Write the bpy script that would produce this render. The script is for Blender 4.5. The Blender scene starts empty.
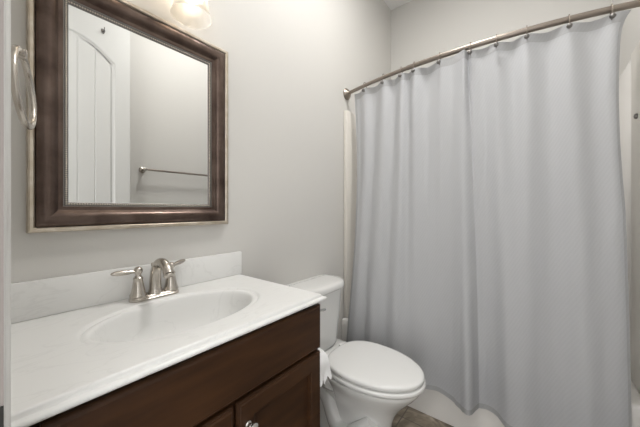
import bpy, bmesh, math, random
from mathutils import Vector, Matrix, noise

random.seed(7)
sc = bpy.context.scene
COL = sc.collection
PI = math.pi

# ------------------------------------------------------------------ camera, world, exposure
YAW = math.degrees(math.atan(218 / 275))            # turned left from +x towards the mirror wall
cam = bpy.data.cameras.new('camera')
cam_o = bpy.data.objects.new('camera', cam)
COL.objects.link(cam_o)
cam_o.location = (0, 0, 1.19)
cam_o.rotation_euler = (PI / 2, 0, math.radians(YAW - 90))
cam.sensor_width = 36
cam.lens = 36 * 275 / 640
cam.shift_y = -4.5 / 640
cam.clip_start = 0.01
sc.camera = cam_o

world = bpy.data.worlds.new('world')
sc.world = world
world.use_nodes = True
bg = world.node_tree.nodes['Background']
bg.inputs['Color'].default_value = (1.0, 0.995, 0.985, 1)
bg.inputs['Strength'].default_value = 1.75

VANITY_BULB = 6.0        # emission of each vanity bulb
FILL_LAMP = 62.0       # emission of the added ceiling fill lamp
sc.view_settings.view_transform = 'Standard'
sc.view_settings.look = 'None'
sc.view_settings.exposure = 0.58
sc.view_settings.gamma = 1.0
sc.view_settings.use_curve_mapping = False

# ------------------------------------------------------------------ room numbers (metres)
YN, YS, XW, XE, ZC = 1.108, -0.365, 0.012, 2.497, 3.10
DOOR_Y0, DOOR_Y1, DOOR_Z = -0.27, 0.452, 2.64


# ------------------------------------------------------------------ materials
def mat(name, color, rough=0.5, metal=0.0, color2=None, scale=8.0, detail=4.0, lo=0.35, hi=0.65,
        bump=0.0, bump_scale=40.0, spec=0.5, coat=0.0, stretch=None):
    m = bpy.data.materials.new(name)
    m.use_nodes = True
    nt = m.node_tree
    b = nt.nodes['Principled BSDF']
    b.inputs['Base Color'].default_value = (*color, 1)
    b.inputs['Roughness'].default_value = rough
    b.inputs['Metallic'].default_value = metal
    b.inputs['Specular IOR Level'].default_value = spec
    b.inputs['Coat Weight'].default_value = coat
    b.inputs['Coat Roughness'].default_value = 0.12
    tc = nt.nodes.new('ShaderNodeTexCoord')
    src = tc.outputs['Object']
    if stretch:
        mp = nt.nodes.new('ShaderNodeMapping')
        mp.inputs['Scale'].default_value = stretch
        nt.links.new(src, mp.inputs['Vector'])
        src = mp.outputs['Vector']
    if color2:
        n = nt.nodes.new('ShaderNodeTexNoise')
        n.inputs['Scale'].default_value = scale
        n.inputs['Detail'].default_value = detail
        nt.links.new(src, n.inputs['Vector'])
        r = nt.nodes.new('ShaderNodeValToRGB')
        r.color_ramp.elements[0].position = lo
        r.color_ramp.elements[0].color = (*color, 1)
        r.color_ramp.elements[1].position = hi
        r.color_ramp.elements[1].color = (*color2, 1)
        nt.links.new(n.outputs['Fac'], r.inputs['Fac'])
        nt.links.new(r.outputs['Color'], b.inputs['Base Color'])
    if bump:
        n2 = nt.nodes.new('ShaderNodeTexNoise')
        n2.inputs['Scale'].default_value = bump_scale
        n2.inputs['Detail'].default_value = 3
        nt.links.new(src, n2.inputs['Vector'])
        bp = nt.nodes.new('ShaderNodeBump')
        bp.inputs['Strength'].default_value = bump
        bp.inputs['Distance'].default_value = 0.002
        nt.links.new(n2.outputs['Fac'], bp.inputs['Height'])
        nt.links.new(bp.outputs['Normal'], b.inputs['Normal'])
    return m


M = {}
M['wall'] = mat('wall_paint', (0.645, 0.632, 0.604), 0.6, bump=0.12, bump_scale=160)
M['ceiling'] = mat('ceiling_paint', (0.88, 0.88, 0.87), 0.8, bump=0.1, bump_scale=120)
M['trim'] = mat('trim_paint', (0.68, 0.68, 0.665), 0.35)
M['jamb'] = mat('jamb_shade_tone', (0.27, 0.24, 0.225), 0.5)  # dark tone paints in the shade on the casing's inner edge
M['door'] = mat('door_paint', (0.70, 0.70, 0.685), 0.4)
M['porcelain'] = mat('porcelain', (0.80, 0.80, 0.785), 0.12, coat=0.4)
M['seat'] = mat('seat_plastic', (0.82, 0.82, 0.805), 0.22)
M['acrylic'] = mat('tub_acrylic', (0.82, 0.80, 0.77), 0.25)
M['surround'] = mat('surround_acrylic', (0.72, 0.69, 0.635), 0.3)  # shade on the south column is partly painted into this tan
M['wood'] = mat('espresso_wood', (0.030, 0.0125, 0.0050), 0.42, color2=(0.062, 0.0265, 0.0100), scale=5.0, detail=6,
                lo=0.3, hi=0.75, bump=0.05, bump_scale=30, stretch=(1.0, 3.0, 6.0), spec=0.25)
M['dark'] = mat('blackened_metal', (0.010, 0.009, 0.008), 0.6)
M['nickel'] = mat('brushed_nickel', (0.56, 0.52, 0.47), 0.26, 1.0, bump=0.05, bump_scale=200)
M['chrome'] = mat('polished_chrome', (0.75, 0.74, 0.72), 0.1, 1.0)
M['rod'] = mat('rod_nickel', (0.30, 0.26, 0.225), 0.42, 1.0)
M['bronze'] = mat('bronze_frame', (0.070, 0.047, 0.039), 0.30, 0.88, color2=(0.185, 0.138, 0.115), scale=14, detail=8,
                  lo=0.3, hi=0.8, bump=0.25, bump_scale=90)
M['silver'] = mat('champagne_silver', (0.50, 0.43, 0.34), 0.32, 0.9, color2=(0.62, 0.56, 0.48), scale=30)
M['bead'] = mat('bead_silver', (0.62, 0.56, 0.49), 0.28, 0.9)
M['mirror'] = mat('mirror_silvering', (0.80, 0.805, 0.795), 0.0, 1.0)
M['steel'] = mat('dark_steel', (0.22, 0.21, 0.20), 0.35, 0.9)
M['paper'] = mat('tissue_paper', (0.86, 0.86, 0.86), 0.9, bump=0.3, bump_scale=90)
M['card'] = mat('cardboard', (0.42, 0.33, 0.24), 0.9)
M['caulk'] = mat('rubber_bumper', (0.7, 0.7, 0.68), 0.6)


def marble():
    m = mat('cultured_marble', (0.80, 0.80, 0.785), 0.34, coat=0.0)
    nt = m.node_tree
    b = nt.nodes['Principled BSDF']
    tc = nt.nodes.new('ShaderNodeTexCoord')
    mp = nt.nodes.new('ShaderNodeMapping')
    mp.inputs['Rotation'].default_value = (0, 0, 0.5)
    mp.inputs['Scale'].default_value = (2.0, 5.0, 3.0)
    nt.links.new(tc.outputs['Object'], mp.inputs['Vector'])
    n = nt.nodes.new('ShaderNodeTexNoise')
    n.inputs['Scale'].default_value = 2.2
    n.inputs['Detail'].default_value = 6
    n.inputs['Distortion'].default_value = 0.8
    nt.links.new(mp.outputs['Vector'], n.inputs['Vector'])
    r = nt.nodes.new('ShaderNodeValToRGB')
    e = r.color_ramp.elements
    e[0].position, e[0].color = 0.485, (0.80, 0.80, 0.785, 1)
    e[1].position, e[1].color = 0.515, (0.80, 0.80, 0.785, 1)
    v = e.new(0.50)
    v.color = (0.755, 0.755, 0.74, 1)
    nt.links.new(n.outputs['Fac'], r.inputs['Fac'])
    nt.links.new(r.outputs['Color'], b.inputs['Base Color'])
    return m


M['marble'] = marble()


def floor_mat():
    m = mat('stone_floor', (0.3, 0.25, 0.2), 0.4)
    nt = m.node_tree
    b = nt.nodes['Principled BSDF']
    tc = nt.nodes.new('ShaderNodeTexCoord')
    n = nt.nodes.new('ShaderNodeTexNoise')
    n.inputs['Scale'].default_value = 9
    n.inputs['Detail'].default_value = 8
    n.inputs['Distortion'].default_value = 1.2
    nt.links.new(tc.outputs['Object'], n.inputs['Vector'])
    r = nt.nodes.new('ShaderNodeValToRGB')
    e = r.color_ramp.elements
    e[0].position, e[0].color = 0.32, (0.10, 0.08, 0.058, 1)
    e[1].position, e[1].color = 0.70, (0.36, 0.31, 0.25, 1)
    v = e.new(0.5)
    v.color = (0.19, 0.158, 0.118, 1)
    nt.links.new(n.outputs['Fac'], r.inputs['Fac'])
    br = nt.nodes.new('ShaderNodeTexBrick')
    br.offset = 0
    br.inputs['Scale'].default_value = 1
    br.inputs['Brick Width'].default_value = 0.305
    br.inputs['Row Height'].default_value = 0.305
    br.inputs['Mortar Size'].default_value = 0.003
    br.inputs['Mortar'].default_value = (0.10, 0.085, 0.07, 1)
    nt.links.new(tc.outputs['Object'], br.inputs['Vector'])
    nt.links.new(r.outputs['Color'], br.inputs['Color1'])
    nt.links.new(r.outputs['Color'], br.inputs['Color2'])
    nt.links.new(br.outputs['Color'], b.inputs['Base Color'])
    return m


M['floor'] = floor_mat()


def curtain_mat(name, c, thin=0.25, weave=True):
    m = mat(name, c, 0.75, spec=0.25)
    nt = m.node_tree
    b = nt.nodes['Principled BSDF']
    out = nt.nodes['Material Output']
    tc = nt.nodes.new('ShaderNodeTexCoord')
    mp = nt.nodes.new('ShaderNodeMapping')
    mp.inputs['Rotation'].default_value = (math.radians(62), 0, 0)
    nt.links.new(tc.outputs['Object'], mp.inputs['Vector'])
    w = nt.nodes.new('ShaderNodeTexWave')
    w.bands_direction = 'Z'
    w.inputs['Scale'].default_value = 26
    w.inputs['Distortion'].default_value = 0.8
    w.inputs['Detail'].default_value = 2
    nt.links.new(mp.outputs['Vector'], w.inputs['Vector'])
    bp = nt.nodes.new('ShaderNodeBump')
    bp.inputs['Strength'].default_value = 0.14
    bp.inputs['Distance'].default_value = 0.002
    nt.links.new(w.outputs['Fac'], bp.inputs['Height'])
    r = nt.nodes.new('ShaderNodeValToRGB')
    r.color_ramp.elements[0].color = (c[0] * 0.982, c[1] * 0.982, c[2] * 0.982, 1)
    r.color_ramp.elements[1].color = (c[0] * 1.018, c[1] * 1.018, c[2] * 1.018, 1)
    nt.links.new(w.outputs['Fac'], r.inputs['Fac'])
    nt.links.new(r.outputs['Color'], b.inputs['Base Color'])
    nt.links.new(bp.outputs['Normal'], b.inputs['Normal'])
    tl = nt.nodes.new('ShaderNodeBsdfTranslucent')
    nt.links.new(r.outputs['Color'], tl.inputs['Color'])
    mx = nt.nodes.new('ShaderNodeMixShader')
    mx.inputs['Fac'].default_value = thin
    nt.links.new(b.outputs['BSDF'], mx.inputs[1])
    nt.links.new(tl.outputs['BSDF'], mx.inputs[2])
    nt.links.new(mx.outputs['Shader'], out.inputs['Surface'])
    return m


M['curtain'] = curtain_mat('grey_curtain_cloth', (0.62, 0.63, 0.652), 0.3)
M['hem'] = curtain_mat('grey_curtain_hem', (0.50, 0.505, 0.515), 0.15)


def emit(name, c, s):
    m = bpy.data.materials.new(name)
    m.use_nodes = True
    b = m.node_tree.nodes['Principled BSDF']
    b.inputs['Base Color'].default_value = (*c, 1)
    b.inputs['Emission Color'].default_value = (*c, 1)
    b.inputs['Emission Strength'].default_value = s
    return m


M['bulb'] = emit('lit_bulb', (1.0, 0.87, 0.70), VANITY_BULB)
M['fill_disc'] = emit('lit_fill_disc', (1.0, 0.98, 0.955), FILL_LAMP)


def frosted():
    m = bpy.data.materials.new('frosted_glass')
    m.use_nodes = True
    nt = m.node_tree
    nt.nodes.remove(nt.nodes['Principled BSDF'])
    out = nt.nodes['Material Output']
    tr = nt.nodes.new('ShaderNodeBsdfTransparent')
    tr.inputs['Color'].default_value = (1, 0.98, 0.95, 1)
    tl = nt.nodes.new('ShaderNodeBsdfTranslucent')
    tl.inputs['Color'].default_value = (0.95, 0.94, 0.92, 1)
    gl = nt.nodes.new('ShaderNodeBsdfGlossy')
    gl.inputs['Roughness'].default_value = 0.15
    m1 = nt.nodes.new('ShaderNodeMixShader')
    m1.inputs['Fac'].default_value = 0.5
    m2 = nt.nodes.new('ShaderNodeMixShader')
    m2.inputs['Fac'].default_value = 0.06
    nt.links.new(tr.outputs[0], m1.inputs[1])
    nt.links.new(tl.outputs[0], m1.inputs[2])
    nt.links.new(m1.outputs[0], m2.inputs[1])
    nt.links.new(gl.outputs[0], m2.inputs[2])
    nt.links.new(m2.outputs[0], out.inputs['Surface'])
    return m


M['frosted'] = frosted()


# ------------------------------------------------------------------ mesh helpers
def link(name, bm, m, parent=None, smooth=False, angle=35):
    bmesh.ops.recalc_face_normals(bm, faces=bm.faces[:])
    me = bpy.data.meshes.new(name)
    bm.to_mesh(me)
    bm.free()
    me.materials.append(m)
    if smooth:
        for p in me.polygons:
            p.use_smooth = True
        me.set_sharp_from_angle(angle=math.radians(angle))
    o = bpy.data.objects.new(name, me)
    COL.objects.link(o)
    if parent:
        o.parent = parent
        o.matrix_parent_inverse = Matrix.Translation(-Vector(parent.location))
    return o


def thing(name, label, cat, loc, group=None):
    o = bpy.data.objects.new(name, None)
    o.empty_display_size = 0.05
    COL.objects.link(o)
    o.location = loc
    tag(o, label, cat, group)
    return o


def tag(o, label, cat, group=None):
    o['label'] = label
    o['category'] = cat
    if group:
        o['group'] = group
    return o


def struct(o):
    o['kind'] = 'structure'
    return o


def box(bm, x0, x1, y0, y1, z0, z1, bev=0.0, seg=2):
    vs = [bm.verts.new((x, y, z)) for x in (x0, x1) for y in (y0, y1) for z in (z0, z1)]
    fs = [(0, 1, 3, 2), (4, 6, 7, 5), (0, 4, 5, 1), (2, 3, 7, 6), (0, 2, 6, 4), (1, 5, 7, 3)]
    faces = [bm.faces.new([vs[i] for i in f]) for f in fs]
    if bev:
        es = list({e for f in faces for e in f.edges})
        bmesh.ops.bevel(bm, geom=es, offset=bev, segments=seg, profile=0.5, affect='EDGES')


def boxes(name, m, parent, *bs, bev=0.0, smooth=False):
    bm = bmesh.new()
    for b in bs:
        box(bm, *b, bev=bev)
    return link(name, bm, m, parent, smooth)


def loft(bm, rings, cap0=True, cap1=True, closed=True):
    vr = [[bm.verts.new(p) for p in r] for r in rings]
    n = len(vr[0])
    for a, b in zip(vr, vr[1:]):
        for i in range(n if closed else n - 1):
            j = (i + 1) % n
            bm.faces.new((a[i], a[j], b[j], b[i]))
    if cap0:
        bm.faces.new(vr[0][::-1])
    if cap1:
        bm.faces.new(vr[-1])
    return vr


def lathe(bm, prof, origin=(0, 0, 0), axis=(0, 0, 1), n=32, cap0=True, cap1=True):
    """prof: (radius, height) along axis"""
    ax = Vector(axis).normalized()
    u = ax.orthogonal().normalized()
    w = ax.cross(u)
    o = Vector(origin)
    rings = [[o + ax * h + (u * math.cos(2 * PI * i / n) + w * math.sin(2 * PI * i / n)) * max(r, 1e-5) for i in range(n)]
             for r, h in prof]
    loft(bm, rings, cap0, cap1)


def tube(bm, pts, rad, n=14, closed=False, caps=True, flat=1.0):
    pts = [Vector(p) for p in pts]
    N = len(pts)
    rads = rad if isinstance(rad, (list, tuple)) else [rad] * N
    tang = []
    for i in range(N):
        a = pts[(i - 1) % N] if closed or i > 0 else pts[i]
        b = pts[(i + 1) % N] if closed or i < N - 1 else pts[i]
        tang.append((b - a).normalized())
    nrm = tang[0].orthogonal().normalized()
    rings = []
    for i in range(N):
        nrm = (nrm - tang[i] * nrm.dot(tang[i])).normalized()
        bi = tang[i].cross(nrm)
        rings.append([pts[i] + (nrm * math.cos(2 * PI * k / n) + bi * math.sin(2 * PI * k / n) * flat) * rads[i] for k in range(n)])
    if closed:
        vr = [[bm.verts.new(p) for p in r] for r in rings]
        for a in range(N):
            A, B = vr[a], vr[(a + 1) % N]
            for i in range(n):
                j = (i + 1) % n
                bm.faces.new((A[i], A[j], B[j], B[i]))
    else:
        loft(bm, rings, caps, caps)


def catmull(pts, per=8):
    P = [Vector(p) for p in pts]
    P = [P[0] * 2 - P[1]] + P + [P[-1] * 2 - P[-2]]
    out = []
    for i in range(1, len(P) - 2):
        p0, p1, p2, p3 = P[i - 1:i + 3]
        for k in range(per):
            t = k / per
            out.append(0.5 * ((2 * p1) + (p2 - p0) * t + (2 * p0 - 5 * p1 + 4 * p2 - p3) * t * t + (3 * p1 - p0 - 3 * p2 + p3) * t ** 3))
    out.append(P[-2])
    return out


def sphere(bm, c, r, sx=1, sy=1, sz=1, n=20):
    mtx = Matrix.Translation(c) @ Matrix.Diagonal((r * sx, r * sy, r * sz, 1))
    bmesh.ops.create_uvsphere(bm, u_segments=n, v_segments=n // 2, radius=1, matrix=mtx)


# ------------------------------------------------------------------ room shell
T = 0.115
XO = XW - T
struct(boxes('floor', M['floor'], None, (XO - 0.6, XE + 0.1, YS - 0.1, YN + 0.1, -0.05, 0.0)))
struct(boxes('ceiling', M['ceiling'], None, (XO, XE + 0.1, YS - 0.1, YN + 0.1, ZC, ZC + 0.05)))
struct(boxes('wall_north', M['wall'], None, (XO, XE + 0.1, YN, YN + 0.1, 0, ZC)))
struct(boxes('wall_south', M['wall'], None, (XO, XE + 0.1, YS - 0.1, YS, 0, ZC)))
struct(boxes('wall_east', M['wall'], None, (XE, XE + 0.1, YS, YN, 0, ZC)))
struct(boxes('wall_west', M['wall'], None,
             (XO, XW, DOOR_Y1, YN, 0, ZC), (XO, XW, YS, DOOR_Y0, 0, ZC), (XO, XW, DOOR_Y0, DOOR_Y1, DOOR_Z, ZC)))


# door casing: moulded profile, thin at the opening and thicker outside
def casing():
    prof = [(0.004, 0.0), (0.004, 0.0085), (0.007, 0.0105), (0.010, 0.0105), (0.013, 0.0095), (0.020, 0.0115),
            (0.030, 0.0135), (0.040, 0.0148), (0.043, 0.0162), (0.053, 0.0165), (0.058, 0.0150), (0.058, 0.0)]
    bm = bmesh.new()
    # up the latch side, across the head, the hinge side is cut short by the south wall
    r0, r1, r2, r3 = [], [], [], []
    for d, h in prof:
        x = XW + h
        r0.append((x, DOOR_Y1 + d, 0.0))
        r1.append((x, DOOR_Y1 + d, DOOR_Z + d))
        r2.append((x, DOOR_Y0 - min(d, 0.045), DOOR_Z + d))
    loft(bm, [r0, r1, r2])
    return link('trim_1', bm, M['trim'], None)


struct(casing())
# jambs lining the opening, latch side lipped over the casing edge in the shade tone
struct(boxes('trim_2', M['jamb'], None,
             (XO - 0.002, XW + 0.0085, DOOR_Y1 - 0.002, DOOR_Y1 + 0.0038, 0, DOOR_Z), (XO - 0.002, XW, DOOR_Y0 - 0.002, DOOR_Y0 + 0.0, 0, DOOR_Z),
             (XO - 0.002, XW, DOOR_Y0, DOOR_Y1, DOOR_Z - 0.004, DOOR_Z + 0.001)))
boxes_bb = [(0.80, 1.60, YS, YS + 0.012, 0, 0.085)]
struct(boxes('baseboard_south', M['trim'], None, *boxes_bb, bev=0.003))
struct(boxes('baseboard_north', M['trim'], None, (0.765, 1.645, YN - 0.012, YN, 0, 0.085), bev=0.003))

sp = thing('strike_plate', 'small blackened strike plate on the door jamb', 'strike plate', (XW - 0.02, DOOR_Y1, 0.94))
bm = bmesh.new()
pl = [(XW - 0.045, DOOR_Y1 - 0.0037), (XW - 0.004, DOOR_Y1 - 0.0037), (XW + 0.004, DOOR_Y1 - 0.0037), (XW + 0.0084, DOOR_Y1 - 0.0036)]
loft(bm, [[(x, y, z) for x, y in pl] + [(x, y + 0.0015, z) for x, y in pl[::-1]] for z in (0.905, 0.979)])
link('plate', bm, M['dark'], sp)


# ------------------------------------------------------------------ door standing open against the south wall
def build_door():
    x0, x1 = 0.035, 0.752
    yf, yb = -0.268, -0.303                      # room face, wall face
    z0, z1 = 0.012, 2.62
    xc = (x0 + x1) / 2 + 0.004
    hw = 0.265
    bm = bmesh.new()

    def arch(x, zt, rise):
        t = (x - xc) / hw
        return zt + rise * (1 - t * t) if abs(t) <= 1 else zt

    def outline(xa, xb, zb, zt, rise, n=20):
        pts = [(xa, zb), (xb, zb)]
        for i in range(n + 1):
            x = xb + (xa - xb) * i / n
            pts.append((x, arch(x, zt, rise)))
        return pts
    panels = [(1.12, 2.275, 0.135), (0.22, 0.95, 0.0)]
    edges = []

    def loop(pts, y):
        vs = [bm.verts.new((x, y, z)) for x, z in pts]
        return vs, [bm.edges.new((vs[i], vs[(i + 1) % len(vs)])) for i in range(len(vs))]
    fr, e = loop([(x0, z0), (x1, z0), (x1, z1), (x0, z1)], yf)
    edges += e
    loops = []
    for zb, zt, rise in panels:
        vs, e = loop(outline(xc - hw, xc + hw, zb, zt, rise), yf)
        edges += e
        loops.append(vs)
    bmesh.ops.triangle_fill(bm, use_beauty=True, use_dissolve=False, edges=edges)
    bk = [bm.verts.new((v.co.x, yb, v.co.z)) for v in fr]
    for i in range(4):
        j = (i + 1) % 4
        bm.faces.new((fr[i], fr[j], bk[j], bk[i]))
    bm.faces.new(bk)
    # ogee moulding down into each panel
    for vs, (zb, zt, rise) in zip(loops, panels):
        prev = vs
        for ins, dy in ((0.006, 0.001), (0.012, 0.006), (0.020, 0.0085), (0.026, 0.0085)):
            k = (hw - ins) / hw
            pts = [(xc + (v.co.x - xc) * k, None) for v in vs]
            cur = []
            n = len(vs)
            for i, v in enumerate(vs):
                x = xc + (v.co.x - xc) * k
                z = zb + ins if i < 2 else v.co.z - ins
                cur.append(bm.verts.new((x, yf - dy, z)))
            for i in range(n):
                j = (i + 1) % n
                bm.faces.new((prev[i], prev[j], cur[j], cur[i]))
            prev = cur
    o = link('door_1', bm, M['door'], None)
    struct(o)
    # planks that fill each panel, with a groove between
    for zb, zt, rise in panels:
        bm = bmesh.new()
        ins = 0.026
        np_ = 5
        w = 2 * (hw - ins) / np_
        for i in range(np_):
            xa = xc - hw + ins + i * w
            xb = xa + w
            g = 0.004
            outer = outline(xa, xb, zb + ins, zt - ins, rise, 8)
            inner = outline(xa + g, xb - g, zb + ins, zt - ins, rise, 8)
            loft(bm, [[(x, yf - 0.014, z) for x, z in outer], [(x, yf - 0.0125, z) for x, z in outer], [(x, yf - 0.0085, z) for x, z in inner]])
        link('door_panel', bm, M['door'], o)
    # lever-less round knob with rose
    bm = bmesh.new()
    kx, kz = x1 - 0.06, 0.95
    lathe(bm, [(0.032, 0), (0.032, 0.003), (0.028, 0.008), (0.012, 0.012), (0.011, 0.03), (0.02, 0.036), (0.027, 0.046),
               (0.027, 0.056), (0.02, 0.064), (0.001, 0.066)], (kx, yf - 0.0005, kz), (0, 1, 0))
    link('door_handle', bm, M['nickel'], o, True)
    for z in (0.25, 1.3, 2.35):
        bm = bmesh.new()
        lathe(bm, [(0.006, -0.045), (0.006, 0.045)], (x0 - 0.008, yf + 0.004, z), (0, 0, 1), 12)
        box(bm, x0 - 0.006, x0 + 0.0, yf - 0.03, yf + 0.002, z - 0.044, z + 0.044)
        link('hinge', bm, M['nickel'], o)
    return o, yf


door, DOOR_FACE = build_door()

# small dark robe hook high on the door (seen in the mirror)
hx, hz = 0.585, 2.478
rh = thing('robe_hook', 'small dark robe hook screwed high on the white arched-panel door', 'hook', (hx, DOOR_FACE, hz))
bm = bmesh.new()
hp = [(0, -0.022), (0.008, -0.012), (0.013, 0.002), (0.012, 0.012), (0.006, 0.016), (0, 0.013), (-0.006, 0.016), (-0.012, 0.012), (-0.013, 0.002), (-0.008, -0.012)]
loft(bm, [[(hx + a, DOOR_FACE + 0.0003, hz + b) for a, b in hp], [(hx + a * 0.9, DOOR_FACE + 0.005, hz + b * 0.9) for a, b in hp]])
link('hook_plate', bm, M['steel'], rh)
bm = bmesh.new()
tube(bm, catmull([(hx, DOOR_FACE + 0.004, hz), (hx, DOOR_FACE + 0.02, hz - 0.006), (hx, DOOR_FACE + 0.03, hz + 0.004), (hx, DOOR_FACE + 0.033, hz + 0.016)]), 0.003, 10)
link('hook_prong', bm, M['steel'], rh, True)


# ------------------------------------------------------------------ tub surround and tub
TX = 1.645                       # face of the tub apron
SUR_Z = 1.905
bm = bmesh.new()
rim = 0.405
# tub as one shell: apron, rim and basin
x0, x1, y0, y1 = TX, XE - 0.002, YS + 0.002, YN - 0.002


def rrect(xa, xb, ya, yb, z, r, n=6):
    pts = []
    for cx, cy, a0 in ((xb - r, yb - r, 0), (xa + r, yb - r, PI / 2), (xa + r, ya + r, PI), (xb - r, ya + r, 1.5 * PI)):
        for i in range(n + 1):
            a = a0 + PI / 2 * i / n
            pts.append((cx + r * math.cos(a), cy + r * math.sin(a), z))
    return pts


def tub_ring(ins_front, ins, z, r):
    return rrect(x0 + ins_front, x1 - ins, y0 + ins, y1 - ins, z, r)


loft(bm, [tub_ring(-0.012, 0, 0.0, 0.004), tub_ring(-0.012, 0, 0.05, 0.004), tub_ring(-0.004, 0, 0.12, 0.004), tub_ring(0.004, 0, 0.30, 0.004),
          tub_ring(0.0, 0, rim - 0.05, 0.004), tub_ring(0.0, 0, rim - 0.012, 0.006), tub_ring(0.006, 0.003, rim - 0.003, 0.01), tub_ring(0.014, 0.008, rim, 0.012),
          tub_ring(0.07, 0.06, rim, 0.06), tub_ring(0.085, 0.075, rim - 0.012, 0.08), tub_ring(0.12, 0.13, 0.12, 0.1), tub_ring(0.17, 0.2, 0.07, 0.1)],
     cap0=True, cap1=True)
tub = link('bathtub', bm, M['acrylic'], None, True, 50)
tag(tub, 'white alcove bathtub with a smooth apron behind the grey shower curtain', 'bathtub')

# one moulded surround: two front columns, recessed end and back panels whitened to paint in the brighter light
su = thing('tub_surround', 'cream moulded acrylic surround panels around the bathtub alcove', 'tub surround', (2.1, YN, rim))
for nm, ya, yb, s in (('end_panel', YN - 0.0015, YN - 0.03, -1), ('end_panel', YS + 0.0015, YS + 0.03, 1)):
    bm = bmesh.new()
    box(bm, TX + 0.025, TX + 0.235, min(ya, yb), max(ya, yb), rim + 0.001, SUR_Z, bev=0.006)
    link(nm, bm, M['surround'], su, True)
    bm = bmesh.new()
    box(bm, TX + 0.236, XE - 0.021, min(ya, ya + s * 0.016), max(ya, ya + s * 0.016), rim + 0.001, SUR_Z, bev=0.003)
    link('recess_panel_lit_tone', bm, M['acrylic'], su, True)
bm = bmesh.new()
box(bm, XE - 0.02, XE - 0.0015, YS + 0.002, YN - 0.002, rim + 0.001, SUR_Z, bev=0.003)
link('back_panel', bm, M['acrylic'], su, True)
bm = bmesh.new()
box(bm, XE - 0.12, XE - 0.018, 0.15, 0.65, 1.05, 1.075, bev=0.008)
link('soap_ledge', bm, M['surround'], su, True)

# small dark peg on the south column
pk = thing('wall_peg', 'small dark round peg on the cream surround column by the curtain edge', 'hook', (1.775, YS + 0.03, 1.59))
bm = bmesh.new()
lathe(bm, [(0.011, 0), (0.012, 0.003), (0.011, 0.007), (0.007, 0.010), (0.001, 0.011)], (1.775, YS + 0.0302, 1.59), (0, 1, 0), 16)
link('peg', bm, M['steel'], pk, True)

# ------------------------------------------------------------------ curtain rod
ROD_Z = 2.035


def rod_x(y):
    return 1.71 - 0.105 * (1 - ((y - 0.37) / 0.737) ** 2)


rod = thing('shower_curtain_rod', 'curved brushed nickel shower rod spanning the tub alcove', 'curtain rod', (rod_x(YN), YN, ROD_Z))
ry = [YS + 0.012 + (YN - YS - 0.024) * i / 60 for i in range(61)]
bm = bmesh.new()
tube(bm, [(rod_x(y), y, ROD_Z) for y in ry if y < 0.62], 0.0138, 18)
link('outer_tube', bm, M['rod'], rod, True, 60)
bm = bmesh.new()
tube(bm, [(rod_x(y), y, ROD_Z) for y in ry if y > 0.58], 0.0118, 18)
link('inner_tube', bm, M['rod'], rod, True, 60)
for yy, s in ((YN - 0.0008, -1), (YS + 0.0008, 1)):
    bm = bmesh.new()
    lathe(bm, [(0.041, 0), (0.042, 0.006), (0.038, 0.010), (0.032, 0.018), (0.022, 0.025), (0.017, 0.030), (0.001, 0.031)], (rod_x(yy), yy, ROD_Z), (0, s, 0), 28)
    link('end_flange', bm, M['rod'], rod, True)


# ------------------------------------------------------------------ shower curtain
HOOK_Y = [0.924, 0.774, 0.650, 0.568, 0.425, 0.274, 0.160, 0.041, -0.108, -0.243]


def resample(pts, n):
    L = [0]
    for a, b in zip(pts, pts[1:]):
        L.append(L[-1] + (b - a).length)
    out = []
    k = 0
    for i in range(n):
        t = L[-1] * i / (n - 1)
        while k < len(L) - 2 and L[k + 1] < t:
            k += 1
        f = (t - L[k]) / max(L[k + 1] - L[k], 1e-9)
        out.append(pts[k].lerp(pts[k + 1], min(max(f, 0), 1)))
    return out


def seg(pts, n):
    return resample(catmull([(p[0], p[1], 0) for p in pts], 10), n)


R = rod_x
# plan of the top edge and of the hem: (y, x); three stretches: wall side, the deep fold, the long right side
topA = [(1.030, R(1.03) + .004), (0.985, R(.985) + .010), (0.924, R(.924) - .004), (0.85, R(.85) + .020), (0.774, R(.774) - .004), (0.71, R(.71) + .020),
        (0.650, R(.65) - .004), (0.61, R(.61) + .018), (0.568, R(.568) - .010), (0.50, R(.50) + .020), (0.425, R(.425) - .004), (0.36, R(.36) - .002), (0.315, R(.315) - .020)]
topB = [(0.315, R(.315) - .020), (0.304, R(.30) - .024), (0.296, R(.29) - .020), (0.292, R(.29) - .008), (0.290, R(.29) + .004), (0.286, R(.29) + .008)]
topC = [(0.286, R(.29) + .008), (0.274, R(.274) - .002), (0.22, R(.22) + .012), (0.160, R(.16) - .005), (0.10, R(.1) + .014), (0.041, R(.041) - .005), (-0.03, R(-.03) + .014),
        (-0.108, R(-.108) - .005), (-0.18, R(-.18) + .012), (-0.243, R(-.243) - .004), (-0.272, R(-.272) + .0)]
botA = [(1.062, 1.618), (0.99, 1.600), (0.92, 1.612), (0.84, 1.590), (0.76, 1.606), (0.68, 1.588), (0.60, 1.612), (0.52, 1.610), (0.44, 1.616), (0.37, 1.602), (0.315, 1.575)]
botB = [(0.315, 1.575), (0.290, 1.556), (0.272, 1.554), (0.258, 1.568), (0.251, 1.596), (0.240, 1.620)]
botC = [(0.240, 1.620), (0.205, 1.622), (0.16, 1.606), (0.11, 1.568), (0.05, 1.560), (-0.02, 1.585), (-0.09, 1.592), (-0.16, 1.570), (-0.22, 1.588), (-0.265, 1.600), (-0.292, 1.612)]
NA, NB, NC = 120, 26, 110
top = seg(topA, NA) + seg(topB, NB)[1:] + seg(topC, NC)[1:]
bot = seg(botA, NA) + seg(botB, NB)[1:] + seg(botC, NC)[1:]
NU, NV = len(top), 110
ZT, ZB = ROD_Z - 0.0215, 0.160


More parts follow.
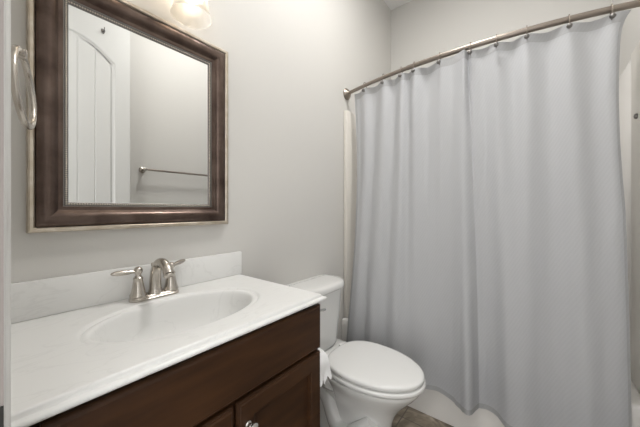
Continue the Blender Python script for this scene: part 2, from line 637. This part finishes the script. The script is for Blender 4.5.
def top_z(y):
    hs = sorted(HOOK_Y + [1.06, -0.30])
    for a, b in zip(hs, hs[1:]):
        if a <= y <= b:
            t = (y - a) / (b - a)
            return ZT - 0.004 * math.sin(PI * t) * min(1, (b - a) / 0.12)
    return ZT


def smooth(t):
    return t * t * (3 - 2 * t)


def moving(lst, w):
    return [sum((lst[max(0, min(len(lst) - 1, i + k))] for k in range(-w, w + 1)), Vector((0, 0, 0))) / (2 * w + 1) for i in range(len(lst))]


def grow(lst, k, w=24):
    # deepen the folds about the smoothed run of the cloth
    sm = moving(lst, w)
    return [Vector((p.x, s_.y + (p.y - s_.y) * k, 0)) for p, s_ in zip(lst, sm)]


top = grow(top, 1.35)
bot = grow(bot, 1.6)
top_s, bot_s = moving(top, 16), moving(bot, 16)


def curtain_pt(i, v, off=0.0):
    k = math.exp(-((i - 131) / 26) ** 2) * 0.62 * smooth(min(1, max(0, (v - 0.04) / 0.22))) * (1 - smooth(min(1, max(0, (v - 0.55) / 0.4))))
    a, b = top[i].lerp(top_s[i], k), bot[i].lerp(bot_s[i], k)
    w = smooth(min(1, v * 1.05)) * 0.55 + 0.45 * v
    y = a.x + (b.x - a.x) * w
    x = a.y + (b.y - a.y) * w
    # the two side edges keep straight down and flare only low
    u = i / (NU - 1)
    if u > 0.9:
        y += 0.010 * math.sin(PI * min(1, v * 2.2)) * (u - 0.9) / 0.1 * (1 if v < 0.45 else 0)
    if u > 0.93:
        y -= 0.030 * (u - 0.93) / 0.07 * math.exp(-v / 0.022)
    if u < 0.12:
        y -= 0.05 * math.sin(PI * v) * (1 - u / 0.12)
    # small wrinkles
    x += 0.006 * noise.noise(Vector((y * 8, v * 2.2, 1.3))) + 0.0020 * noise.noise(Vector((y * 26, v * 9, 4.1)))
    zt = top_z(a.x)
    zb = ZB + 0.004 * math.sin(i * 0.21)
    if 0.02 > abs(u - 0.47):
        zb -= 0.004
    z = zt + (zb - zt) * v
    return Vector((x - off, y, z))


bm = bmesh.new()
grid = [[bm.verts.new(curtain_pt(i, j / (NV - 1))) for i in range(NU)] for j in range(NV)]
for j in range(NV - 1):
    for i in range(NU - 1):
        bm.faces.new((grid[j][i], grid[j][i + 1], grid[j + 1][i + 1], grid[j + 1][i]))
cu = link('shower_curtain', bm, M['curtain'], None, True, 180)
tag(cu, 'pale grey cloth shower curtain hanging in soft folds in front of the tub', 'shower curtain')


def strip(name, idx, vs, m, off=0.0012):
    bm = bmesh.new()
    g = []
    for v in vs:
        row = []
        for i in idx:
            row.append(bm.verts.new(curtain_pt(i, v, off)))
        g.append(row)
    for a, b in zip(g, g[1:]):
        for i in range(len(a) - 1):
            bm.faces.new((a[i], a[i + 1], b[i + 1], b[i]))
    return link(name, bm, m, cu, True, 180)


strip('header_hem', range(NU), [0.0, 0.006, 0.012, 0.018, 0.023], M['hem'])
strip('bottom_hem', range(NU), [0.986, 0.993, 1.0], M['hem'])
for ids, nm in ((range(0, 4), 'side_hem'), (range(NU - 3, NU), 'side_hem')):
    strip(nm, ids, [j / 109 for j in range(110)], M['hem'], 0.0016)

# rings along the rod: wire loop and roller balls
LAB = ['nearest the wall flange', 'second from the wall flange', 'third from the wall flange', 'fourth from the wall flange', 'fifth from the wall flange',
       'just right of the deep fold', 'second right of the deep fold', 'third right of the deep fold', 'second from the free end of the curtain', 'at the free end of the curtain']


def make_ring():
    t = thing('curtain_ring', 'x', 'curtain ring', (0, 0, 0), 'curtain rings along the shower rod')
    bm = bmesh.new()
    loop = [(0.0215 * math.sin(a) - 0.005, 0, -0.014 + 0.0325 * math.cos(a)) for a in [2 * PI * k / 28 for k in range(28)]]
    tube(bm, loop, 0.0022, 8, closed=True)
    link('wire_loop', bm, M['rod'], t, True, 80)
    bm = bmesh.new()
    sphere(bm, (-0.0300, 0, -0.043), 0.0108, n=16)
    link('ball', bm, M['steel'], t, True, 80)
    return t


ring0 = make_ring()
ring_kids = list(ring0.children)
for i, (y, lb) in enumerate(zip(HOOK_Y, LAB)):
    if i == 0:
        r = ring0
    else:
        r = ring0.copy()
        COL.objects.link(r)
        for k in ring_kids:
            c = k.copy()
            COL.objects.link(c)
            c.parent = r
    r.location = (rod_x(y), y, ROD_Z - 0.001)
    r['label'] = 'small nickel curtain ring with a dark ball, ' + lb


# ------------------------------------------------------------------ vanity cabinet
CX0, CX1, CYF = XW + 0.002, 0.774, 0.624
CT = 0.886
van = thing('vanity_cabinet', 'dark espresso wood vanity cabinet under the white sink top', 'cabinet', (0.39, 0.85, 0))
bm = bmesh.new()
box(bm, CX0, CX0 + 0.018, CYF + 0.018, YN - 0.002, 0.10, CT - 0.0235)            # side panels
box(bm, CX1 - 0.018, CX1, CYF + 0.018, YN - 0.002, 0.0, CT - 0.0235)
box(bm, CX0, CX1, CYF, CYF + 0.019, 0.10, CT - 0.042, bev=0.0015)                # face frame
box(bm, CX0 + 0.018, CX1 - 0.018, CYF + 0.019, YN - 0.008, 0.10, 0.116)          # floor of the cabinet
box(bm, CX0 + 0.018, CX1 - 0.018, YN - 0.008, YN - 0.002, 0.10, CT - 0.0235)     # back
box(bm, CX0 + 0.018, CX1 - 0.018, CYF + 0.07, CYF + 0.085, 0.0, 0.102)
box(bm, CX0 + 0.018, CX1 - 0.018, CYF + 0.012, CYF + 0.03, CT - 0.045, CT - 0.0235)
link('carcass', bm, M['wood'], van)
DF = CYF - 0.019                 # face of doors and false drawer front


def slab_front(name, xa, xb, za, zb):
    bm = bmesh.new()
    b = 0.010
    R_ = lambda i, y: [(xa + i, y, za + i), (xb - i, y, za + i), (xb - i, y, zb - i), (xa + i, y, zb - i)]
    loft(bm, [R_(0, CYF - 0.0005), R_(0, DF + 0.008), R_(0.003, DF + 0.004), R_(0.006, DF + 0.0035), R_(b, DF), R_(b + 0.004, DF)])
    return link(name, bm, M['wood'], van)


slab_front('false_drawer_front', 0.066, 0.772, 0.695, 0.850)


def cab_door(xa, xb, za, zb, knob_x):
    bm = bmesh.new()
    R_ = lambda i, y: [(xa + i, y, za + i), (xb - i, y, za + i), (xb - i, y, zb - i), (xa + i, y, zb - i)]
    st = 0.058
    loft(bm, [R_(0, CYF - 0.0005), R_(0, DF + 0.008), R_(0.003, DF + 0.003), R_(0.007, DF + 0.0025), R_(0.010, DF), R_(st - 0.008, DF),
              R_(st - 0.006, DF + 0.003), R_(st, DF + 0.004), R_(st + 0.002, DF + 0.0135), R_(st + 0.02, DF + 0.014)])
    d = link('door', bm, M['wood'], van)
    bm = bmesh.new()
    lathe(bm, [(0.009, 0), (0.009, 0.002), (0.0055, 0.004), (0.005, 0.012), (0.011, 0.017), (0.014, 0.022), (0.0135, 0.026), (0.009, 0.030), (0.001, 0.0315)],
          (knob_x, DF - 0.0002, zb - 0.068), (0, -1, 0), 24)
    k = link('knob', bm, M['chrome'], d, True)
    k['label'] = 'polished chrome knob'
    return d


cab_door(0.066, 0.414, 0.125, 0.685, 0.383)
cab_door(0.424, 0.770, 0.125, 0.685, 0.455)


# ------------------------------------------------------------------ sink top
def sink_top():
    t = thing('sink_top', 'white cultured marble vanity top with an integral oval basin and backsplash', 'sink', (0.39, 0.84, CT))
    xa, xb = XW + 0.0015, 0.791
    ya, yb = 0.594, YN - 0.0015
    bx, by, ea, eb = 0.402, 0.842, 0.252, 0.162
    angs = set(2 * PI * i / 112 for i in range(112))
    base = (xa, xb - 0.022, ya + 0.022, yb)
    corners = [math.atan2(cy - by, cx - bx) % (2 * PI) for cx in base[:2] for cy in base[2:]]
    angs = sorted(list(angs) + corners)
    angs = [a for i, a in enumerate(angs) if i == 0 or a - angs[i - 1] > 1e-4 or a in corners]

    def on_rect(a):
        c, s = math.cos(a), math.sin(a)
        tx = (base[1] - bx) / c if c > 1e-9 else ((base[0] - bx) / c if c < -1e-9 else 1e9)
        ty = (base[3] - by) / s if s > 1e-9 else ((base[2] - by) / s if s < -1e-9 else 1e9)
        q = min(tx, ty)
        return bx + c * q, by + s * q
    rectp = [on_rect(a) for a in angs]
    rings = []

    def ell(k, dz, sh=0.0):
        rings.append([(bx + ea * k * math.cos(ta), by + sh + eb * k * math.sin(ta), CT + dz) for ta in [math.atan2(math.sin(a) / eb, math.cos(a) / ea) for a in angs]])
    for k, dz in ((0.10, -0.140), (0.30, -0.139), (0.50, -0.134), (0.64, -0.123), (0.73, -0.107), (0.80, -0.083), (0.845, -0.054), (0.870, -0.028), (0.884, -0.013), (0.897, -0.0065), (0.915, -0.0042),
                  (0.935, -0.0040), (0.955, -0.0056), (0.970, -0.0066), (0.983, -0.0045), (0.994, -0.0012), (1.004, 0.0), (1.03, 0.0002)):
        ell(k, dz)
    el = rings[-1]
    for q in (0.33, 0.66):
        rings.append([(e[0] + (r[0] - e[0]) * q, e[1] + (r[1] - e[1]) * q, CT) for e, r in zip(el, rectp)])
    rings.append([(r[0], r[1], CT) for r in rectp])

    def edge(out, dz):
        ring = []
        for (px, py) in rectp:
            x = px + out if abs(px - base[1]) < 1e-6 else px
            y = py - out if abs(py - base[2]) < 1e-6 else py
            ring.append((x, y, CT + dz))
        rings.append(ring)
    for o_, dz in ((0.003, 0.0), (0.0055, -0.0012), (0.007, -0.004), (0.007, -0.0085), (0.0085, -0.0105), (0.0115, -0.0108), (0.0145, -0.0100), (0.0180, -0.0106), (0.0205, -0.0130),
                   (0.0215, -0.0160), (0.0205, -0.0195), (0.0180, -0.0220), (0.014, -0.0232), (-0.02, -0.0234)):
        edge(o_, dz)
    bm = bmesh.new()
    loft(bm, rings, True, False)
    link('basin_deck', bm, M['marble'], t, True, 45)
    bm = bmesh.new()
    box(bm, xa, xb - 0.008, YN - 0.021, YN - 0.0015, CT + 0.0002, CT + 0.105, bev=0.004)
    link('backsplash', bm, M['marble'], t, True)
    bm = bmesh.new()
    lathe(bm, [(0.022, 0.0), (0.022, 0.003), (0.017, 0.004), (0.014, -0.0), (0.001, -0.0)], (bx, by, CT - 0.1395), (0, 0, 1), 24)
    link('drain', bm, M['nickel'], t, True)
    return t


sink_top()


# ------------------------------------------------------------------ faucet
def faucet():
    fx, fy, fz = 0.393, 1.042, CT + 0.0008
    t = thing('faucet', 'brushed nickel two-handle centerset faucet on the sink deck', 'faucet', (fx, fy, fz))
    bm = bmesh.new()

    def stad(k, z, grow=0.0):
        hw, r = 0.051, 0.027
        pts = []
        for i in range(33):
            a = -PI / 2 + PI * i / 32
            pts.append((fx + hw + (r + grow) * math.cos(a) * k, fy + (r + grow) * math.sin(a), z))
        for i in range(33):
            a = PI / 2 + PI * i / 32
            pts.append((fx - hw + (r + grow) * math.cos(a) * k, fy + (r + grow) * math.sin(a), z))
        return pts
    loft(bm, [stad(1, fz), stad(1, fz + 0.006), stad(1, fz + 0.009, -0.003), stad(1, fz + 0.012, -0.004), stad(1, fz + 0.015, -0.008)])
    link('base_plate', bm, M['nickel'], t, True, 40)
    for s in (-1, 1):
        bm = bmesh.new()
        lathe(bm, [(0.0245, 0.012), (0.0245, 0.018), (0.0225, 0.021), (0.021, 0.024), (0.0185, 0.036), (0.0155, 0.052), (0.0135, 0.064), (0.0145, 0.066), (0.0145, 0.070), (0.011, 0.073),
                   (0.0085, 0.078), (0.0095, 0.082), (0.0125, 0.087), (0.0135, 0.093), (0.0115, 0.099), (0.007, 0.103), (0.001, 0.1045)], (fx + s * 0.052, fy, fz), (0, 0, 1), 28)
        bmesh.ops.scale(bm, vec=(1, 1, 1.07), space=Matrix.Translation((0, 0, -fz)), verts=bm.verts[:])
        h = link('handle', bm, M['nickel'], t, True, 40)
        bm = bmesh.new()
        d = Vector((-1, 0.05, 0.02)) if s < 0 else Vector((0.90, 0.44, 0.12))
        d.normalize()
        o = Vector((fx + s * 0.052, fy, fz + 0.097))
        prof = [(0.006, 0.006), (0.016, 0.0060), (0.027, 0.0078), (0.045, 0.0090), (0.058, 0.0082), (0.068, 0.0062), (0.073, 0.004), (0.075, 0.001)]
        tube(bm, [o + d * a for a, r in prof], [r for a, r in prof], 14, flat=0.8)
        link('lever', bm, M['nickel'], h, True, 50)
    bm = bmesh.new()
    lathe(bm, [(0.024, 0.012), (0.024, 0.017), (0.0215, 0.020), (0.0195, 0.028), (0.017, 0.036)], (fx, fy, fz), (0, 0, 1), 28)
    path = catmull([(fx, fy, fz + 0.030), (fx, fy - 0.001, fz + 0.060), (fx, fy - 0.009, fz + 0.094), (fx, fy - 0.030, fz + 0.118), (fx, fy - 0.060, fz + 0.123),
                    (fx, fy - 0.090, fz + 0.112), (fx, fy - 0.108, fz + 0.092)], 8)
    N = len(path)
    tube(bm, path, [0.0190 - 0.0035 * min(1, i / (N * 0.5)) for i in range(N)], 20)
    link('spout', bm, M['nickel'], t, True, 50)
    bm = bmesh.new()
    lathe(bm, [(0.0150, 0), (0.0165, 0.002), (0.0165, 0.006), (0.012, 0.011), (0.011, 0.0095), (0.001, 0.0095)], path[-1] + Vector((0, 0.001, 0.001)), (0, -0.42, -0.9), 20)
    link('aerator', bm, M['nickel'], t, True)
    bm = bmesh.new()
    lathe(bm, [(0.0025, 0.012), (0.0025, 0.10), (0.005, 0.103), (0.006, 0.109), (0.004, 0.114), (0.001, 0.115)], (fx, fy + 0.021, fz), (0, 0, 1), 12)
    link('lift_rod', bm, M['nickel'], t, True)


faucet()


# ------------------------------------------------------------------ mirror
def mirror():
    X0, X1, Z0, Z1 = 0.0905, 0.706, 1.124, 1.889
    t = thing('wall_mirror', 'wall mirror in a wide bronze frame with champagne edges', 'mirror', (0.4, YN, Z0))

    def sweep(name, prof, m, smooth_=True, ang=30):
        bm = bmesh.new()
        cs = []
        for sx, sz in ((0, 0), (1, 0), (1, 1), (0, 1)):
            cs.append([bm.verts.new((X0 + w if sx == 0 else X1 - w, YN - h, Z0 + w if sz == 0 else Z1 - w)) for w, h in prof])
        n = len(prof)
        for c in range(4):
            A, B = cs[c], cs[(c + 1) % 4]
            for i in range(n):
                j = (i + 1) % n
                bm.faces.new((A[i], A[j], B[j], B[i]))
        return link(name, bm, m, t, smooth_, ang)
    sweep('outer_edge', [(0, 0.001), (0, 0.026), (0.002, 0.0295), (0.005, 0.031), (0.0115, 0.0305), (0.0150, 0.0275), (0.0150, 0.001)], M['silver'])
    sweep('frame', [(0.0153, 0.001), (0.0153, 0.0255), (0.0168, 0.0285), (0.019, 0.031), (0.026, 0.0345), (0.034, 0.036), (0.043, 0.035), (0.051, 0.0315), (0.057, 0.0265), (0.061, 0.0205),
                    (0.063, 0.0195), (0.066, 0.0195), (0.070, 0.0185), (0.0735, 0.017), (0.0735, 0.001)], M['bronze'])
    sweep('inner_lip', [(0.0738, 0.001), (0.0738, 0.0165), (0.0758, 0.0165), (0.0778, 0.013), (0.0845, 0.0115), (0.0862, 0.010), (0.0862, 0.001)], M['steel'])
    bm = bmesh.new()
    w0 = 0.0808
    xs0, xs1, zs0, zs1 = X0 + w0, X1 - w0, Z0 + w0, Z1 - w0
    pitch = 0.0062

    def bead(x, z):
        mtx = Matrix.Translation((x, YN - 0.0125, z)) @ Matrix.Diagonal((0.0029, 0.0024, 0.0029, 1))
        bmesh.ops.create_icosphere(bm, subdivisions=1, radius=1, matrix=mtx)
    nx = int((xs1 - xs0) / pitch)
    nz = int((zs1 - zs0) / pitch)
    for i in range(nx + 1):
        x = xs0 + (xs1 - xs0) * i / nx
        bead(x, zs0)
        bead(x, zs1)
    for i in range(1, nz):
        z = zs0 + (zs1 - zs0) * i / nz
        bead(xs0, z)
        bead(xs1, z)
    b = link('bead_row', bm, M['bead'], t, True, 180)
    b['label'] = 'fine silver bead trim along the inner edge'
    bm = bmesh.new()
    i = 0.0855
    box(bm, X0 + i, X1 - i, YN - 0.008, YN - 0.004, Z0 + i, Z1 - i)
    g = link('mirror_glass', bm, M['mirror'], t)
    g['label'] = 'reflective mirror glass'


mirror()


# ------------------------------------------------------------------ vanity light: back plate, two arms, two bell shades (one in frame)
def vanity_light():
    cx = 0.390
    t = thing('vanity_light', 'lit vanity light with frosted bell glass shade above the mirror', 'wall light', (cx, YN, 2.18))
    bm = bmesh.new()
    box(bm, cx - 0.19, cx + 0.19, YN - 0.022, YN - 0.001, 2.13, 2.24, bev=0.006)
    link('back_plate', bm, M['nickel'], t, True)
    for s in (-1, 1):
        lx, ly = cx + s * 0.118, 1.015
        bm = bmesh.new()
        tube(bm, catmull([(lx, YN - 0.015, 2.185), (lx, YN - 0.045, 2.195), (lx, ly + 0.018, 2.185), (lx, ly, 2.15), (lx, ly, 2.095)], 8), 0.007, 12)
        link('arm', bm, M['nickel'], t, True, 60)
        bm = bmesh.new()
        lathe(bm, [(0.012, 0.10), (0.026, 0.095), (0.030, 0.08), (0.030, 0.05), (0.024, 0.05), (0.022, 0.078), (0.001, 0.08)], (lx, ly, 2.016), (0, 0, 1), 28)
        link('lamp_socket', bm, M['nickel'], t, True)
        bm = bmesh.new()
        o = [(0.026, 0.170), (0.036, 0.164), (0.043, 0.145), (0.049, 0.115), (0.054, 0.080), (0.059, 0.045), (0.064, 0.018), (0.069, 0.004), (0.071, 0.0)]
        inn = [(r - 0.003, h + (0.001 if h else 0.0)) for r, h in o[::-1]]
        lathe(bm, o + inn, (lx, ly, 1.909), (0, 0, 1), 48, False, False)
        sh = link('glass_shade', bm, M['frosted'], t, True, 60)
        bm = bmesh.new()
        lathe(bm, [(0.012, 0.085), (0.013, 0.07), (0.020, 0.052), (0.0275, 0.034), (0.029, 0.020), (0.025, 0.006), (0.014, -0.003), (0.001, -0.005)], (lx, ly, 1.966), (0, 0, 1), 24)
        link('bulb', bm, M['bulb'], t, True)


vanity_light()

# ceiling fill lamp added to brighten the room (out of frame above)
cl = thing('fill_ceiling_light', 'added fill lamp, a round white ceiling disc with a flat glowing diffuser', 'ceiling light', (1.22, 0.34, ZC))
bm = bmesh.new()
lathe(bm, [(0.001, -0.001), (0.17, -0.001), (0.17, -0.018), (0.164, -0.024), (0.153, -0.024), (0.152, -0.016), (0.001, -0.016)], (1.22, 0.34, ZC), (0, 0, 1), 48)
link('base_ring', bm, M['trim'], cl, True)
bm = bmesh.new()
lathe(bm, [(0.001, -0.0165), (0.1515, -0.0165), (0.1515, -0.020), (0.14, -0.0215), (0.001, -0.022)], (1.22, 0.34, ZC), (0, 0, 1), 48)
link('diffuser', bm, M['fill_disc'], cl, True, 80)


# ------------------------------------------------------------------ towel ring on the west wall
def towel_ring():
    y, z = 0.775, 1.488
    t = thing('towel_ring', 'brushed nickel towel ring hanging beside the bronze mirror', 'towel ring', (XW, y, z))
    bm = bmesh.new()
    lathe(bm, [(0.026, 0.0008), (0.026, 0.006), (0.020, 0.011), (0.010, 0.014), (0.0085, 0.030), (0.0095, 0.036), (0.0105, 0.050), (0.006, 0.053), (0.001, 0.054)], (XW, y, z), (1, 0, 0), 24)
    link('post', bm, M['nickel'], t, True, 40)
    bm = bmesh.new()
    r = 0.070
    top_ = Vector((XW + 0.044, y, z + 0.002))
    down = Vector((0.065, -0.02, -1)).normalized()
    side = Vector((0.25, 0.968, 0)).normalized()
    c = top_ + down * r
    tube(bm, [c + (-down * math.cos(a) + side * math.sin(a)) * r for a in [2 * PI * k / 56 for k in range(56)]], 0.0058, 12, closed=True)
    link('ring', bm, M['nickel'], t, True, 80)


towel_ring()


# ------------------------------------------------------------------ towel bar on the south wall (seen in the mirror)
def towel_bar():
    z, yb = 1.513, YS + 0.062
    t = thing('towel_bar', 'brushed nickel towel bar on the wall beyond the open door', 'towel bar', (1.15, YS, z))
    for x in (0.868, 1.478):
        bm = bmesh.new()
        lathe(bm, [(0.026, 0.0008), (0.026, 0.006), (0.021, 0.012), (0.011, 0.016), (0.010, 0.048), (0.013, 0.052), (0.013, 0.070), (0.009, 0.074), (0.001, 0.075)], (x, YS, z), (0, 1, 0), 24)
        link('post', bm, M['nickel'], t, True, 40)
    bm = bmesh.new()
    lathe(bm, [(0.0085, 0.0), (0.0085, 0.61)], (0.868, yb, z), (1, 0, 0), 18)
    link('bar', bm, M['rod'], t, True)


towel_bar()


# ------------------------------------------------------------------ toilet
def egg(cx, yf, yb, hw, z, ymid=None, n=64, pb=2.6, pf=2.0):
    """egg outline: pointed-round front (towards -y), squarer back"""
    if ymid is None:
        ymid = yf + (yb - yf) * 0.58
    pts = []
    for i in range(n):
        a = 2 * PI * i / n
        c, s = math.cos(a), math.sin(a)
        p = pb if s > 0 else pf
        ex = 2 / p
        x = cx + hw * math.copysign(abs(c) ** ex, c)
        L = (yb - ymid) if s > 0 else (ymid - yf)
        y = ymid + L * math.copysign(abs(s) ** ex, s)
        pts.append((x, y, z))
    return pts


def dshape(cx, yf, yb, hw, z, r, rb=0.03, n=10):
    """rounded rectangle with big front corners"""
    pts = []
    for x, y, rr, a0 in ((cx + hw, yb, rb, 0), (cx - hw, yb, rb, PI / 2), (cx - hw, yf, r, PI), (cx + hw, yf, r, 1.5 * PI)):
        ccx = x - rr if x > cx else x + rr
        ccy = y - rr if y == yb else y + rr
        for i in range(n + 1):
            a = a0 + PI / 2 * i / n
            pts.append((ccx + rr * math.cos(a), ccy + rr * math.sin(a), z))
    return pts


def toilet():
    cx = 1.235
    t = thing('toilet', 'white two-piece toilet with closed lid between vanity and curtain', 'toilet', (cx, 0.75, 0))
    bm = bmesh.new()
    rings = [egg(cx, 0.535, 0.905, 0.112, 0), egg(cx, 0.535, 0.905, 0.112, 0.02), egg(cx, 0.545, 0.895, 0.104, 0.035), egg(cx, 0.552, 0.88, 0.094, 0.07), egg(cx, 0.552, 0.86, 0.09, 0.12), egg(cx, 0.545, 0.85, 0.092, 0.17), egg(cx, 0.528, 0.85, 0.101, 0.215), egg(cx, 0.502, 0.85, 0.119, 0.255), egg(cx, 0.468, 0.86, 0.143, 0.295), egg(cx, 0.436, 0.87, 0.164, 0.33), egg(cx, 0.416, 0.88, 0.177, 0.355), egg(cx, 0.407, 0.885, 0.182, 0.37), egg(cx, 0.406, 0.885, 0.182, 0.378), egg(cx, 0.416, 0.876, 0.173, 0.3825)]
    loft(bm, rings)
    # rear deck carrying the tank
    loft(bm, [dshape(cx, 0.80, 1.07, 0.10, 0.2587, 0.03), dshape(cx, 0.80, 1.08, 0.16, 0.3126, 0.03), dshape(cx, 0.80, 1.085, 0.175, 0.3611, 0.03), dshape(cx, 0.80, 1.085, 0.175, 0.3795, 0.03),
              dshape(cx, 0.805, 1.08, 0.168, 0.3848, 0.03)])
    # trapway swelling on both sides
    for s in (-1, 1):
        path = catmull([(cx + s * 0.085, 0.60, 0.20), (cx + s * 0.098, 0.66, 0.14), (cx + s * 0.088, 0.72, 0.09), (cx + s * 0.078, 0.80, 0.10), (cx + s * 0.07, 0.86, 0.19), (cx + s * 0.06, 0.93, 0.25)], 6)
        tube(bm, path, [0.035 + 0.012 * math.sin(PI * i / (len(path) - 1)) for i in range(len(path))], 16)
    loft(bm, [egg(cx, 0.70, 1.0, 0.115, 0.0000, pb=3), egg(cx, 0.70, 1.0, 0.115, 0.0172, pb=3), egg(cx, 0.71, 0.99, 0.105, 0.0280, pb=3)])
    loft(bm, [egg(cx, 0.74, 0.98, 0.085, 0.0216, pb=3), egg(cx, 0.74, 0.99, 0.085, 0.1509, pb=3), egg(cx, 0.74, 1.02, 0.095, 0.2695, pb=3)])
    link('bowl', bm, M['porcelain'], t, True, 60)
    bm = bmesh.new()
    S = lambda k, z, dy=0: egg(cx, 0.392 + k, 0.868 - k, 0.189 - k, z)
    loft(bm, [S(0.016, 0.3835), S(0.003, 0.387), S(0, 0.392), S(0, 0.400), S(0.002, 0.4045), S(0.008, 0.4065)])
    link('seat', bm, M['seat'], t, True, 60)
    bm = bmesh.new()
    Lr = lambda k, z: egg(cx, 0.398 + k, 0.866 - k, 0.185 - k, z)
    loft(bm, [Lr(0.016, 0.4095), Lr(0.004, 0.4115), Lr(0.0, 0.4145), Lr(0.0, 0.426), Lr(0.002, 0.4305), Lr(0.008, 0.434), Lr(0.02, 0.436), Lr(0.06, 0.4385), Lr(0.11, 0.4405), Lr(0.16, 0.4412)])
    link('lid', bm, M['seat'], t, True, 60)
    for s in (-1, 1):
        bm = bmesh.new()
        box(bm, cx + s * 0.075 - 0.022, cx + s * 0.075 + 0.022, 0.858, 0.890, 0.385, 0.424, bev=0.006)
        link('hinge', bm, M['seat'], t, True)
    bm = bmesh.new()
    loft(bm, [dshape(cx, 0.945, 1.085, 0.140, 0.3855, 0.08), dshape(cx, 0.935, 1.09, 0.164, 0.400, 0.09), dshape(cx, 0.930, 1.093, 0.172, 0.44, 0.10), dshape(cx, 0.918, 1.096, 0.188, 0.60, 0.11),
              dshape(cx, 0.910, 1.097, 0.198, 0.7235, 0.115)])
    link('tank', bm, M['porcelain'], t, True, 50)
    bm = bmesh.new()
    D = lambda k, z: dshape(cx, 0.896 + k, 1.1068 - k * 0.1, 0.212 - k, z, 0.12)
    loft(bm, [D(0.008, 0.724), D(0.001, 0.727), D(0.0, 0.733), D(0.0, 0.750), D(0.003, 0.758), D(0.010, 0.763), D(0.03, 0.7655), D(0.06, 0.7665)])
    link('tank_lid', bm, M['porcelain'], t, True, 60)
    bm = bmesh.new()
    ly = 0.926
    lathe(bm, [(0.013, 0), (0.013, 0.004), (0.008, 0.006), (0.007, 0.016), (0.001, 0.017)], (cx - 0.135, ly - 0.005, 0.660), (0, -1, 0), 18)
    tube(bm, [(cx - 0.138, ly - 0.020, 0.660), (cx - 0.11, ly - 0.024, 0.657), (cx - 0.075, ly - 0.026, 0.651), (cx - 0.055, ly - 0.026, 0.648)], [0.006, 0.0065, 0.0075, 0.006], 12)
    fl = link('flush_lever', bm, M['chrome'], t, True, 50)
    fl['label'] = 'small chrome flush lever'
    for s in (-1, 1):
        bm = bmesh.new()
        lathe(bm, [(0.014, 0), (0.014, 0.006), (0.011, 0.014), (0.005, 0.018), (0.001, 0.0185)], (cx + s * 0.102, 0.77, 0.0255), (0, 0, 1), 18)
        link('bolt_cap', bm, M['seat'], t, True)


toilet()


# ------------------------------------------------------------------ toilet paper on the vanity side
def paper():
    y, z, r = 0.688, 0.582, 0.048
    xa, xb = 0.788, 0.867
    h = thing('paper_holder', 'nickel paper holder arm on the toilet side of the vanity', 'toilet paper holder', (CX1, y, z))
    bm = bmesh.new()
    lathe(bm, [(0.022, 0.0006), (0.022, 0.003), (0.010, 0.006), (0.0055, 0.008), (0.0055, 0.118), (0.009, 0.119), (0.009, 0.126), (0.001, 0.128)], (CX1, y, z), (1, 0, 0), 20)
    link('arm', bm, M['nickel'], h, True)
    t = thing('toilet_paper_roll', 'white toilet paper roll with a torn tail beside the vanity', 'toilet paper', (0.82, y, z))
    L = xb - xa
    bm = bmesh.new()
    lathe(bm, [(0.0205, 0), (r, 0), (r, L), (0.0205, L), (0.0205, 0)], (xa, y, z), (1, 0, 0), 40, False, False)
    link('roll', bm, M['paper'], t, True)
    bm = bmesh.new()
    lathe(bm, [(0.0165, 0), (0.0202, 0), (0.0202, L), (0.0165, L), (0.0165, 0)], (xa, y, z), (1, 0, 0), 28, False, False)
    link('core', bm, M['card'], t, True)
    # hanging sheet with a ragged bottom, off the front of the roll
    bm = bmesh.new()
    n = 36
    jag = [0.020, 0.006, 0.014, 0.030, 0.012, 0.0, 0.010, 0.026, 0.012, 0.004, 0.016]
    g = []
    for k in (0, 1):
        ring = []
        for j in range(n + 1):
            u = j / n
            q = u * (len(jag) - 1)
            i0 = min(int(q), len(jag) - 2)
            zb = 0.526 + jag[i0] + (jag[i0 + 1] - jag[i0]) * (q - i0)
            ring.append([bm.verts.new((xa + L * u, y - r - 0.0012 - 0.0006 * k - 0.008 * v * v - 0.004 * v * math.sin(u * 9), z + 0.004 + (zb - z - 0.004) * v)) for v in (0, 0.25, 0.5, 0.75, 1)])
        g.append(ring)
    for k in (0, 1):
        for j in range(n):
            for v in range(4):
                bm.faces.new((g[k][j][v], g[k][j + 1][v], g[k][j + 1][v + 1], g[k][j][v + 1]))
    for j in range(n):
        bm.faces.new((g[0][j][4], g[0][j + 1][4], g[1][j + 1][4], g[1][j][4]))
    link('torn_sheet', bm, M['paper'], t, True, 60)


paper()
bpy.context.view_layer.update()
